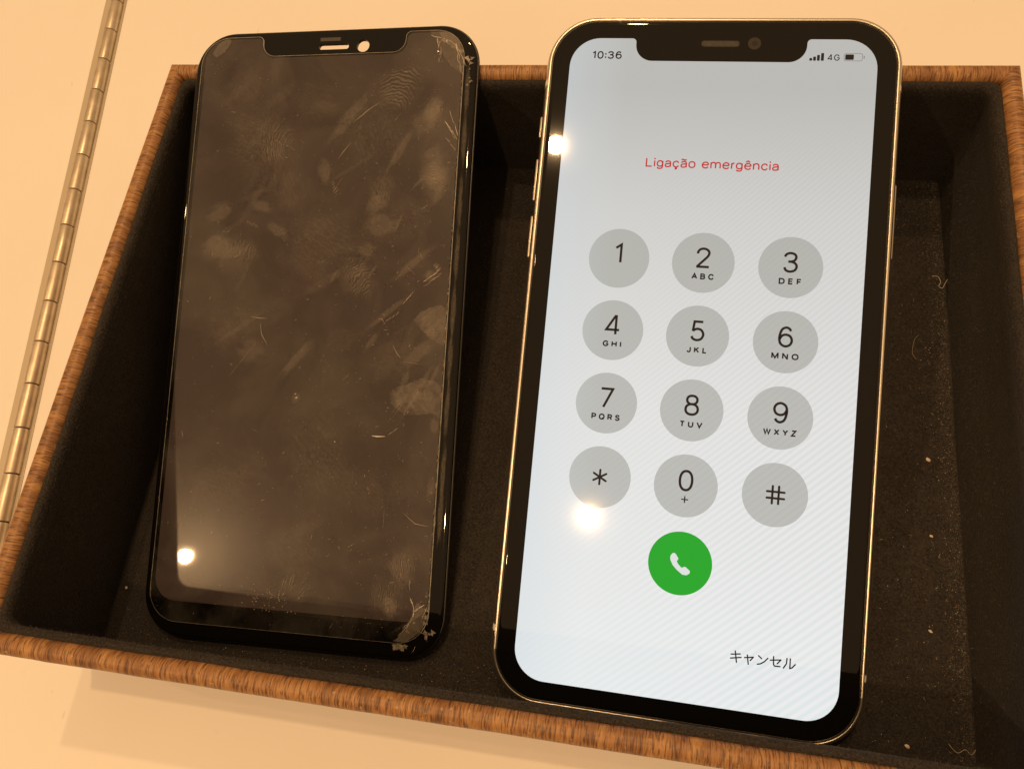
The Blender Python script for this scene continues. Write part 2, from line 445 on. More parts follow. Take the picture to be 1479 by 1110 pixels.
def lit(name, col, rough=0.022):
    t = MT(name).set(Base_Color=(0.003, 0.003, 0.003), Roughness=rough, Emission_Color=col, Emission_Strength=1.0)
    return t.m
M_INK = lit('lit_black_ink', (0.004, 0.003, 0.005))
M_INK2 = lit('lit_grey_ink', (0.24, 0.22, 0.22))
M_RED = lit('lit_red_ink', (0.50, 0.020, 0.022))
M_GREEN = lit('lit_green', (0.004, 0.37, 0.022))
M_WHITE = lit('lit_white', (0.72, 0.74, 0.73))

# ------------------------------------------------------------------ table
HA = math.radians(8.43)                         # hinge line leans to the left going away
hx0, hy0 = -163.2, 134.0
def hinge_x(y): return hx0 + (hy0 - y) * math.tan(HA)
def slab(poly, z0, z1):
    n = len(poly)
    vs = [(x, y, z1) for x, y in poly] + [(x, y, z0) for x, y in poly]
    fs = [tuple(range(n)), tuple(reversed(range(n, 2 * n)))] + [(i + n, (i + 1) % n + n, (i + 1) % n, i) for i in range(n)]
    return mesh(vs, fs)
tp = link('table_top', slab([(hinge_x(-420) + 1.6, -420), (620, -420), (620, 900), (hinge_x(900) + 1.6, 900)], -25, 0), M_TABLE)
tag(tp, 'white laminate table leaf under the box, right of the hinge', kind='structure')
tp = link('table_top', slab([(-900, -420), (hinge_x(-420) - 2.4, -420), (hinge_x(900) - 2.4, 900), (-900, 900)], -25, 0), M_TABLE)
tag(tp, 'white laminate table leaf left of the metal hinge', kind='structure')

# piano hinge : local Y runs along the hinge
hg = bpy.data.objects.new('piano_hinge', None); C.objects.link(hg)
hg.location = Vector((hx0, hy0, 0)) * MM; hg.rotation_euler = (0, 0, HA)
hg.empty_display_size = 0.01
tag(hg, 'long dull brass piano hinge set into the white table left of the box', 'hinge')
L0, L1 = -290, 130
link('leaf', box_mesh(-4.9, -2.2, L0, L1, -1.0, 0.55, 0.2), M_LEAF, hg)
link('leaf', box_mesh(2.15, 3.0, L0, L1, -1.0, 0.25, 0.1), M_LEAF, hg)
link('gap_strip', box_mesh(-2.6, 2.6, L0, L1, -6, -1.2), M_DARK, hg)
def knuckle_mesh():
    prof = [(-6.28, 0.0), (-6.28, 1.80), (-6.2, 2.0), (-6.0, 2.06), (6.0, 2.06), (6.2, 2.0), (6.28, 1.80), (6.28, 0.0)]
    rings = []
    for y, r in prof:
        rr_ = max(r, 0.05)
        rings.append([(rr_ * math.cos(2 * math.pi * k / 24), y, rr_ * math.sin(2 * math.pi * k / 24)) for k in range(24)])
    return loft(rings)
km = knuckle_mesh()
for p in km.polygons: p.use_smooth = True
PITCH = 12.86
ang0 = (121.77 - hy0) / math.cos(HA)
first = None
for k in range(-9, 23):
    y = ang0 - 0.6 - k * PITCH + 0 * PITCH
    yc = y - PITCH / 2
    if first is None: o = first = shade(link('knuckle', km, M_BRASS, hg), 30)
    else:
        o = first.copy(); C.objects.link(o); o.parent = hg
    o.location = (random.uniform(-.06, .06) * MM, yc * MM, (0.8 + random.uniform(-.05, .05)) * MM)
    o.rotation_euler = (0, random.uniform(0, 6.28), random.uniform(-.004, .004))
link('pin', box_mesh(-0.75, 0.75, L0, L1, 0.0, 1.5, 0.5), M_DARK, hg)

# ------------------------------------------------------------------ box
BX0, BX1, BY0, BY1 = -100.3, 101.0, -72.6, 72.5
bx = bpy.data.objects.new('storage_box', None); C.objects.link(bx); bx.empty_display_size = 0.02
tag(bx, 'open wood-grain tray box lined with black felt, both phones leaning in it', 'box')
CREST = 39.8
def wood_profile():
    p = [(0.0, 0.2), (0.0, 20.0), (0.0, 36.6)]
    for k in range(0, 11):
        a = math.pi - math.pi * k / 10
        p.append((2.1 + 2.1 * math.cos(a), 37.7 + 2.1 * math.sin(a)))
    p += [(4.1, 36.4), (3.3, 35.6), (3.2, 20), (3.2, 0.2)]
    return p
def wall(length, loc, rz, nseg=70):
    """local X along the wall, local +Y towards the inside; mitred ends"""
    prof = wood_profile(); vs = []; fs = []; n = len(prof)
    for i in range(nseg + 1):
        s = i / nseg
        for (o_, z) in prof:
            x = -length / 2 + o_ + s * (length - 2 * o_)
            w = 0.16 * mnoise.noise(Vector((x * 0.06 + rz * 9, o_ * .1, z * .08))) + 0.05 * mnoise.noise(Vector((x * 0.4, rz * 5, z * .3)))
            e = min(s, 1 - s) * length
            w *= min(1, e / 6)
            vs.append((x, o_ + w, z + (w * 0.8 if z > 30 else 0)))
    for i in range(nseg):
        for k in range(n):
            a = i * n + k; b = i * n + (k + 1) % n
            fs.append((a, b, b + n, a + n))
    fs.append(tuple(range(n))[::-1]); fs.append(tuple(range(nseg * n, nseg * n + n)))
    o = link('wall', mesh(vs, fs), M_WOOD, bx)
    o.location = Vector(loc) * MM; o.rotation_euler = (0, 0, rz)
    bm = bmesh.new(); bm.from_mesh(o.data); bmesh.ops.recalc_face_normals(bm, faces=bm.faces); bm.to_mesh(o.data); bm.free()
    shade(o, 50); return o
LX, LY = BX1 - BX0, BY1 - BY0
cx, cy = (BX0 + BX1) / 2, (BY0 + BY1) / 2
wall(LX - .06, (cx, BY0, 0), 0)
wall(LX - .06, (cx, BY1, 0), math.pi)
wall(LY - .06, (BX1, cy, 0), math.pi / 2)
wall(LY - .06, (BX0, cy, 0), -math.pi / 2)

# felt lining swept round the inside
def floor_z(x, y):
    s = min(max((x + 18) / 26.0, 0), 1); s = s * s * (3 - 2 * s)
    return 3.75 * (1 - s) + 2.75 * s + 0.12 * mnoise.noise(Vector((x * .03, y * .03, 2)))
LIN = [(3.7, 37.35), (4.15, 38.25), (4.75, 38.45), (5.35, 38.1), (5.75, 37.2), (5.7, 36.0), (5.2, 34.2), (4.6, 31.5), (4.3, 27), (4.2, 20), (4.15, 12), (4.15, 5.5), (4.15, 1.0)]
ring_of = lambda o_, z, n: None
def path_ring(o_, z, w=0.0):
    r = 2.6 if z > 30 else 1.6
    pts = []
    base = rr(LX - 2 * o_, LY - 2 * o_, r, 5, cx, cy)
    # subdivide the straight runs
    out = []
    for i, p in enumerate(base):
        q = base[(i + 1) % len(base)]
        d = math.hypot(q[0] - p[0], q[1] - p[1]); m = 30 if d > 50 else 1
        for k in range(m):
            x = p[0] + (q[0] - p[0]) * k / m; y = p[1] + (q[1] - p[1]) * k / m
            nx, ny = x - cx, y - cy
            a = 0.22 * mnoise.noise(Vector((x * .08, y * .08, z * .1))) + .08 * mnoise.noise(Vector((x * .5, y * .5, z * .4)))
            out.append((x + a * (1 if nx > 0 else -1) * (abs(nx) > LX / 2 - 12), y + a * (1 if ny > 0 else -1) * (abs(ny) > LY / 2 - 12), z + a * .5))
    return out
lm = loft([path_ring(o_, z) for o_, z in LIN])
lin = link('felt_lining', lm, M_FELT, bx)
bm = bmesh.new(); bm.from_mesh(lm); bmesh.ops.recalc_face_normals(bm, faces=bm.faces)
bm.to_mesh(lm); bm.free()
for p in lm.polygons: p.use_smooth = True
# make sure the lining faces the inside
nx_, ny_ = 70, 50
vs = []; fs = []
for j in range(ny_ + 1):
    for i in range(nx_ + 1):
        x = BX0 + 3.6 + (LX - 7.2) * i / nx_; y = BY0 + 3.6 + (LY - 7.2) * j / ny_
        vs.append((x, y, floor_z(x, y)))
for j in range(ny_):
    for i in range(nx_):
        a = j * (nx_ + 1) + i; fs.append((a, a + 1, a + nx_ + 2, a + nx_ + 1))
fl = link('felt_floor', mesh(vs, fs, True), M_FELT, bx)
link('base_board', box_mesh(BX0 + 3.3, BX1 - 3.3, BY0 + 3.3, BY1 - 3.3, 0.25, 2.2), M_DARK, bx)

# loose pile on the felt: fine short fibres
vs = []; fs = []
def fibre(p, d, L_, w):
    d = d.normalized(); s = d.orthogonal().normalized() * w
    s.rotate(Matrix.Rotation(random.uniform(0, 6.28), 3, d))
    b = len(vs); m = p + d * L_ * 0.5 + Vector((random.uniform(-1, 1), random.uniform(-1, 1), random.uniform(-.4, .4))) * L_ * .18
    e = p + d * L_
    vs.extend([tuple(p - s), tuple(p + s), tuple(m + s), tuple(m - s), tuple(e)])
    fs.extend([(b, b + 1, b + 2, b + 3), (b + 3, b + 2, b + 4)])
for k in range(30000):
    x = random.uniform(BX0 + 4.5, BX1 - 4.5); y = random.uniform(BY0 + 4.5, BY1 - 4.5)
    if random.random() < 0.16: x = BX1 - 4.4 - abs(random.gauss(0, 2.2))
    a = random.uniform(0, 6.28)
    fibre(Vector((x, y, floor_z(x, y))), Vector((math.cos(a), math.sin(a), random.uniform(.05, .6))), random.uniform(.25, .9), .013)
pile = link('felt_pile', mesh(vs, fs), M_FUZZ, bx); pile['kind'] = 'stuff'
vs = []; fs = []
for k in range(16000):
    i = random.randrange(1, 8); o_, z = LIN[i]
    side = random.choice('xxyyXY' if random.random() < .5 else 'xyXY')
    n_ = Vector((0, 0, 1))
    if side == 'x': p = Vector((random.uniform(BX0 + 5, BX1 - 5), BY0 + o_, z)); n_ = Vector((0, .5, .8))
    elif side == 'X': p = Vector((random.uniform(BX0 + 5, BX1 - 5), BY1 - o_, z)); n_ = Vector((0, -.5, .8))
    elif side == 'y': p = Vector((BX0 + o_, random.uniform(BY0 + 5, BY1 - 5), z)); n_ = Vector((.5, 0, .8))
    else: p = Vector((BX1 - o_, random.uniform(BY0 + 5, BY1 - 5), z)); n_ = Vector((-.5, 0, .8))
    fibre(p + Vector((0, 0, random.uniform(-.6, .1))), n_ + Vector((random.uniform(-1, 1), random.uniform(-1, 1), random.uniform(-.4, .4))), random.uniform(.25, .75), .012)
for k in range(5000):   # right and back wall faces
    z = random.uniform(4, 36)
    if random.random() < .7: p = Vector((BX1 - 4.2, random.uniform(BY0 + 5, BY1 - 5), z)); n_ = Vector((-1, 0, .2))
    else: p = Vector((random.uniform(BX0 + 5, BX1 - 5), BY1 - 4.2, z)); n_ = Vector((0, -1, .2))
    fibre(p, n_ * .5 + Vector((random.uniform(-1, 1), random.uniform(-1, 1), random.uniform(-1, 1))), random.uniform(.25, .8), .012)
pile = link('felt_pile', mesh(vs, fs), M_FUZZ, bx); pile['kind'] = 'stuff'

# ------------------------------------------------------------------ phone with lit screen
def frame_matrix(cols, t):
    X = Vector(cols[0]); Y = -Vector(cols[1]); Z = -Vector(cols[2])
    m = Matrix((X, Y, Z)).transposed().to_4x4()
    m.translation = Vector(t) * MM
    return m
Rm = frame_matrix(((0.9999543222, -0.00536966615, -0.00790697288), (-0.00726483267, -0.96457850854, -0.2636958913), (-0.0062109372, 0.2637412890, -0.9645734584)),
                  (37.0136, 3.41786, 29.70888))
ph = bpy.data.objects.new('smartphone', None); C.objects.link(ph); ph.matrix_world = Rm; ph.empty_display_size = 0.02
tag(ph, 'gold-edged smartphone with its screen lit showing a round-key emergency dial pad', 'smartphone')
PW, PH_ = 75.7, 150.9
FR = [(1.50, -0.9), (1.50, -0.06), (1.40, 0.0), (1.05, -0.03), (0.72, -0.36), (0.40, -1.15), (0.16, -2.3), (0.03, -3.4), (0, -4.15), (0.03, -4.9), (0.16, -6.0), (0.40, -7.15), (0.72, -7.85), (1.05, -8.2), (1.4, -8.25)]
o = link('frame', loft([[(x, y, z) for x, y in rr(PW - 2 * i, PH_ - 2 * i, 11.3 - i, 14)] for i, z in FR]), M_GOLD, ph)
shade(o, 60)
o = link('back_glass', plate([rr(PW - 3.1, PH_ - 3.1, 9.9, 14)], -7.9, 0.4, 0.1), M_BACK, ph)
o = link('gasket', loft([[(x, y, z) for x, y in rr(PW - 2 * i, PH_ - 2 * i, 11.3 - i, 14)] for i, z in ((1.49, -.30), (1.9, -.30))]), M_GASKET, ph)
GW, GH = PW - 3.3, PH_ - 3.3
GI = [(0.0, -0.9), (0.0, -0.36), (0.10, -0.19), (0.28, -0.075), (0.52, -0.02), (0.85, 0.0), (0.95, 0.0)]
o = link('front_glass', loft([[(x, y, z) for x, y in rr(GW - 2 * i, GH - 2 * i, 9.7 - i, 16)] for i, z in reversed(GI)], cap_top=True), M_BLACKGLASS, ph)
shade(o, 40)

# display with notch
sw, sh_, yt = 32.25, 69.8, 69.8
outline = fillet([(-sw, -sh_), (sw, -sh_), (sw, yt), (18.0, yt), (17.9, 64.68), (-17.9, 64.68), (-18.0, yt), (-sw, yt)],
                 [6.5, 6.5, 6.5, 0.9, 3.7, 3.7, 0.9, 6.5], 12)
disp = link('display', plate([outline], 0.010), M_SCREEN, ph)
ROWS = [20.42, 4.77, -10.88, -26.53]
keys = ['1', '2', '3', '4', '5', '6', '7', '8', '9', '*', '0', '#']
sub = ['', 'ABC', 'DEF', 'GHI', 'JKL', 'MNO', 'PQRS', 'TUV', 'WXYZ', '', '+', '']
lw = {'ABC': 4.62, 'DEF': 4.55, 'GHI': 3.95, 'JKL': 4.15, 'MNO': 5.4, 'PQRS': 6.0, 'TUV': 4.7, 'WXYZ': 6.55}
ZK, ZT = 0.020, 0.030
for i, (k, s) in enumerate(zip(keys, sub)):
    x = (i % 3 - 1) * 17.7; y = ROWS[i // 3]
    link('key_disc', plate([circle(x, y, 6.45, 64)], ZK), M_KEY, disp)
    if k == '*':
        link('key_symbol', strokes([[(x + 1.5 * math.cos(a), y + 1.5 * math.sin(a)), (x - 1.5 * math.cos(a), y - 1.5 * math.sin(a))] for a in (math.pi / 2, math.pi / 6, -math.pi / 6)], 0.44, ZT), M_INK, disp)
    elif k == '#':
        link('key_symbol', strokes([[(x - .48, y - 1.75), (x - .48, y + 1.75)], [(x + .75, y - 1.75), (x + .75, y + 1.75)],
                                    [(x - 1.55, y + .62), (x + 1.85, y + .62)], [(x - 1.55, y - .68), (x + 1.85, y - .68)]], 0.44, ZT), M_INK, disp)
    else:
        link('key_digit', text_mesh(k, 4.42, ZT, 0.51, cx=x - (0.15 if k == '1' else 0), base=y - 1.14), M_INK, disp)
    if s == '+':
        link('key_symbol', strokes([[(x - .58, y - 2.82), (x + .62, y - 2.82)], [(x + .02, y - 3.42), (x + .02, y - 2.22)]], 0.25, ZT), M_INK, disp)
    elif s:
        link('key_letters', text_mesh(s, 1.30, ZT, 0.30, x0=x - lw[s] / 2 + .1, x1=x + lw[s] / 2 + .1, base=y - 3.60, gap=.38), M_INK, disp)
link('call_button', plate([circle(0.08, -42.35, 6.42, 64)], ZK), M_GREEN, disp)
ICON = [(-1.25, -40.36), (-0.93, -40.53), (-0.27, -41.43), (-0.59, -42.03), (-0.25, -42.54), (0.47, -43.22), (1.16, -42.89), (2.15, -43.64), (2.19, -44.12), (1.56, -44.59), (0.74, -44.58), (-0.43, -43.75), (-1.33, -42.88), (-1.9, -41.83), (-1.95, -41.14), (-1.65, -40.55)]
link('handset_icon', plate([fillet(ICON, [.18, .18, .25, .15, .6, .15, .25, .22, .25, .3, .6, 1, 1, .6, .3, .25], 4)], ZT), M_WHITE, disp)
link('title_text', text_mesh('Ligação emergência', 2.05, ZT, .285, x0=-13.72, x1=13.95, base=40.85, gap=.07), M_RED, disp)
link('clock_text', text_mesh('10:36', 1.78, ZT, .30, x0=-27.45, x1=-20.92, base=65.03, gap=.12), M_INK, disp)
link('network_text', text_mesh('4G', 1.38, ZT, .20, x0=22.22, x1=24.66, base=65.12, gap=.14), M_INK, disp)
for k, (x0, x1, h) in enumerate(((18.58, 19.14, .58), (19.33, 19.89, .90), (20.10, 20.66, 1.28), (20.90, 21.48, 1.70))):
    link('signal_bar', plate([rr(x1 - x0, h, .12, 3, (x0 + x1) / 2, 65.08 + h / 2)], ZT), M_INK, disp)
link('battery_outline', plate([rr(3.78, 1.74, .5, 6, 27.34, 65.93), rr(3.52, 1.48, .38, 6, 27.34, 65.93)], ZT), M_INK2, disp)
link('battery_level', plate([rr(1.72, 1.18, .2, 4, 26.60, 65.93)], ZT), M_INK, disp)
link('battery_tip', plate([rr(.22, .6, .09, 4, 29.50, 65.93)], ZT), M_INK2, disp)
KANA = [[(11.47, -58.99), (13.2, -58.71)], [(11.4, -59.76), (13.42, -59.37)], [(12.22, -58.27), (12.59, -60.43)], [(14.09, -59.3), (15.78, -58.99), (15.21, -59.74)], [(14.59, -58.72), (14.88, -60.48)], [(16.74, -58.57), (17.36, -59.04)], [(16.62, -60.24), (17.23, -60.07), (17.95, -59.55), (18.55, -58.82)], [(19.03, -59.11), (21.05, -58.8), (20.4, -59.6)], [(19.62, -58.34), (19.7, -59.9), (19.92, -60.14), (20.96, -60.11)], [(22.18, -58.37), (22.13, -59.38), (21.61, -60.28)], [(22.81, -58.34), (22.82, -60.23), (23.27, -59.99), (23.8, -59.32)]]
link('cancel_text', strokes(KANA, 0.26, ZT), M_INK, disp)

# earpiece, camera, side keys, antenna bands
link('earpiece_grille', plate([rr(7.7, 1.12, .5, 8, 0.02, 68.7)], 0.012), M_GRILLE, ph)
link('earpiece_rim', plate([rr(8.05, 1.42, .62, 8, 0.02, 68.7), rr(7.7, 1.1, .5, 8, 0.02, 68.7)], 0.016), M_LENSR, ph)
fc = link('front_camera', plate([circle(7.13, 68.8, 1.36, 40)], 0.012), M_LENSR, ph)
link('lens', plate([circle(7.2, 68.8, 0.62, 32)], 0.020), M_LENS, fc)
def side_key(name, x, y0, y1, w):
    s = 1 if x > 0 else -1
    a, b = sorted((s * 37.2, s * 38.32))
    o = link(name, box_mesh(a, b, y0, y1, -4.15 - w / 2, -4.15 + w / 2, 0.42, 3), M_GOLD, ph); shade(o, 50)
side_key('mute_switch', -1, 47.9, 53.0, 2.2)
side_key('volume_button', -1, 33.2, 43.0, 2.6)
side_key('volume_button', -1, 20.2, 29.9, 2.6)
side_key('power_button', 1, 23.9, 40.0, 2.6)
def band(sx_, y0, y1):
    vs = []; fs = []
    for y in (y0, y1):
        for i, z in FR[3:-1]: vs.append((sx_ * (PW / 2 - i + .025), y, z + (.015 if z > -1 else 0)))
    n = len(FR) - 4
    for k in range(n - 1): fs.append((k, k + 1, k + 1 + n, k + n) if sx_ < 0 else (k + n, k + 1 + n, k + 1, k))
    o = link('antenna_band', mesh(vs, fs, True), M_BAND, ph)
for s in (-1, 1):
    band(s, 58.9, 60.2); band(s, -60.9, -59.6)

# ------------------------------------------------------------------ bare display panel with cracked protector
Lm = frame_matrix(((0.9992877065, 0.0376839201, 0.00200043235), (0.0369681720, -0.9669073832, -0.2524350739), (-0.0075785103, 0.2523292182, -0.9676117671)),
                  (-51.4108, 6.81347, 25.66873))
dp = bpy.data.objects.new('display_panel', None); C.objects.link(dp); dp.matrix_world = Lm; dp.empty_display_size = 0.02
tag(dp, 'removed black phone display with a smeared, chipped screen protector, dark and unlit', 'phone display')
QW, QH = 72.35, 147.56
HOLE = circle(7.5, 69.22, 1.58, 40)
SLIT = rr(7.7, 1.42, .68, 8, 0.0, 69.25)
EP = [(1.15, 0.0), (1.05, 0.0), (0.78, -0.018), (0.52, -0.07), (0.30, -0.17), (0.13, -0.31), (0.03, -0.48), (0.0, -0.62), (0.0, -0.85), (1.15, -0.85)]
em = loft([[(x, y, z) for x, y in rr(QW - 2 * i, QH - 2 * i, 9.8 - i, 16)] for i, z in EP])
cm = plate([rr(QW - 2.3, QH - 2.3, 8.65, 16), HOLE[::-1], SLIT[::-1]], 0.0, 0.85)
bm = bmesh.new(); bm.from_mesh(cm)
bmesh.ops.delete(bm, geom=[f for f in bm.faces if abs(f.normal.z) < .3 and max(abs(v.co.x) / (QW / 2 - 2) / MM for v in f.verts) > 1.0 or abs(f.normal.z) < .3 and max(abs(v.co.y) / (QH / 2 - 1.2) / MM for v in f.verts) >= .9999], context='FACES')
bm.from_mesh(em); bmesh.ops.recalc_face_normals(bm, faces=bm.faces); bm.to_mesh(cm); bm.free()
o = link('cover_glass', cm, M_BLACKGLASS, dp); shade(o, 40)
o = link('panel_frame', plate([rr(QW + .7, QH + .5, 10.1, 16), rr(QW - 3.4, QH - 3.4, 8.2, 16)], -0.75, 0.7, 0.2, 2), M_GASKET, dp); shade(o, 40)
M_TRAY = simple('backlight_tray', (0.10, 0.095, 0.09), 0.4, 0.6)
back = fillet([(-34.4, -72), (34.4, -72), (34.4, 72), (21, 72), (21, 63), (-21, 63), (-21, 72), (-34.4, 72)], [8, 8, 8, 1, 2, 2, 1, 8], 8)
o = link('backlight_tray', plate([back], -0.95, 1.7, 0.3, 2), M_TRAY, dp); shade(o, 40)
t = MT('unlit_display'); v = t.coord(); n1 = t.noise(v, 28, 4); n2 = t.noise(v, 5000, 2)
t.set(Base_Color=t.ramp(n1, [(0.30, (0.060, 0.045, 0.051)), (0.70, (0.057, 0.049, 0.048))]), Roughness=0.21)
t.b.inputs['Specular IOR Level'].default_value = 0.13
M_LCD = t.m
PXL, PXR, PYT, PYB = -34.65, 33.05, 72.35, -70.4
notchL = lambda e, x0, x1, y0, y1, r: fillet([(x0, y0), (x1, y0), (x1, y1), (18.4 + e, y1), (18.2 + e, 67.2 - e), (-18.2 - e, 67.2 - e), (-18.4 - e, y1), (x0, y1)], [r, r, r, 1.4, 3.2, 3.2, 1.4, r], 10)
link('lcd_area', plate([notchL(.35, PXL + .9, PXR - .5, -65.7, PYT - .4, 5.5)], 0.010), M_LCD, dp)

# screen protector: clear sheet, highlight painted along its edges
def clear_mat(name):
    t = MT(name)
    tr = t.new('ShaderNodeBsdfTransparent'); tr.inputs[0].default_value = (0.97, 0.97, 0.96, 1)
    gl = t.new('ShaderNodeBsdfGlossy'); gl.inputs['Roughness'].default_value = 0.022
    gr = t.new('ShaderNodeBsdfGlossy'); gr.inputs['Roughness'].default_value = 0.20
    df = t.new('ShaderNodeBsdfDiffuse')
    v = t.coord()
    bp = t.new('ShaderNodeBump'); bp.inputs['Strength'].default_value = .55; bp.inputs['Distance'].default_value = .00005
    t.l.new(t.noise(v, 5200, 2), bp.inputs['Height']); t.l.new(bp.outputs[0], gr.inputs['Normal'])
    df.inputs[0].default_value = (0.50, 0.46, 0.40, 1)
    fr = t.new('ShaderNodeFresnel'); fr.inputs[0].default_value = 1.45
    m0 = t.new('ShaderNodeMixShader'); m0.inputs[0].default_value = 0.075
    t.l.new(gl.outputs[0], m0.inputs[1]); t.l.new(gr.outputs[0], m0.inputs[2])
    m1 = t.new('ShaderNodeMixShader'); t.l.new(fr.outputs[0], m1.inputs[0])
    t.l.new(tr.outputs[0], m1.inputs[1]); t.l.new(m0.outputs[0], m1.inputs[2])
    # greasy film: cloudy patches and fine swirls
    a = t.ramp(t.noise(v, 48, 6, 0.62, 0.8), [(0.42, 0.0), (0.74, 0.085)])
    b = t.ramp(t.noise(t.coord((1, .35, 1), rot=(0, 0, .6)), 260, 5, 0.7, 1.2), [(0.58, 0.0), (0.80, 0.07)])
    g = t.ramp(t.noise(v, 3800, 1), [(0.70, 0.0), (0.80, 0.10)])
    film = t.math('ADD', t.math('ADD', a, t.math('MULTIPLY', b, t.math('MULTIPLY', a, 14), True)), t.math('MULTIPLY', g, 0.35))
    m2 = t.new('ShaderNodeMixShader'); t.l.new(t.math('MINIMUM', film, .25), m2.inputs[0])
    t.l.new(m1.outputs[0], m2.inputs[1]); t.l.new(df.outputs[0], m2.inputs[2])
    t.surf(m2.outputs[0]); return t.m
M_CLEAR = clear_mat('smeared_clear_film')
t = MT('edge_highlight')  # patchy pale diffuse colour stands in for the bright line on the glass edge
tr = t.new('ShaderNodeBsdfTransparent'); df = t.new('ShaderNodeBsdfDiffuse'); df.inputs[0].default_value = (.66, .62, .55, 1)
gl = t.new('ShaderNodeBsdfGlossy'); gl.inputs['Roughness'].default_value = .15
ma = t.new('ShaderNodeMixShader'); ma.inputs[0].default_value = .22; t.l.new(df.outputs[0], ma.inputs[1]); t.l.new(gl.outputs[0], ma.inputs[2])
ed = t.ramp(t.noise(t.coord(), 420, 4, .7), [(0.32, .40), (0.66, 1.0)])
mb = t.new('ShaderNodeMixShader'); t.l.new(ed, mb.inputs[0]); t.l.new(tr.outputs[0], mb.inputs[1]); t.l.new(ma.outputs[0], mb.inputs[2]); t.surf(mb.outputs[0])
M_EDGE = t.m
PT = 0.33
prot_out = notchL(0, PXL, PXR, PYB, PYT, 7.2)
pm = plate([prot_out], PT)
prot = link('screen_protector', pm, M_CLEAR, dp)
# its rim
n = len(prot_out)
vs = [(x, y, 0.03) for x, y in prot_out] + [(x, y, PT - .06) for x, y in prot_out]
ins = []
for i, p in enumerate(prot_out):
    a = Vector(prot_out[i - 1]); b = Vector(prot_out[(i + 1) % n]); d = (b - a).normalized(); ins.append((p[0] - d.y * .13, p[1] + d.x * .13))
vs += [(x, y, PT + .004) for x, y in ins]
fs = [(k, (k + 1) % n, (k + 1) % n + n, k + n) for k in range(n)] + [(k + n, (k + 1) % n + n, (k + 1) % n + 2 * n, k + 2 * n) for k in range(n)]
rim = link('protector_edge', mesh(vs, fs, True), M_EDGE, prot)

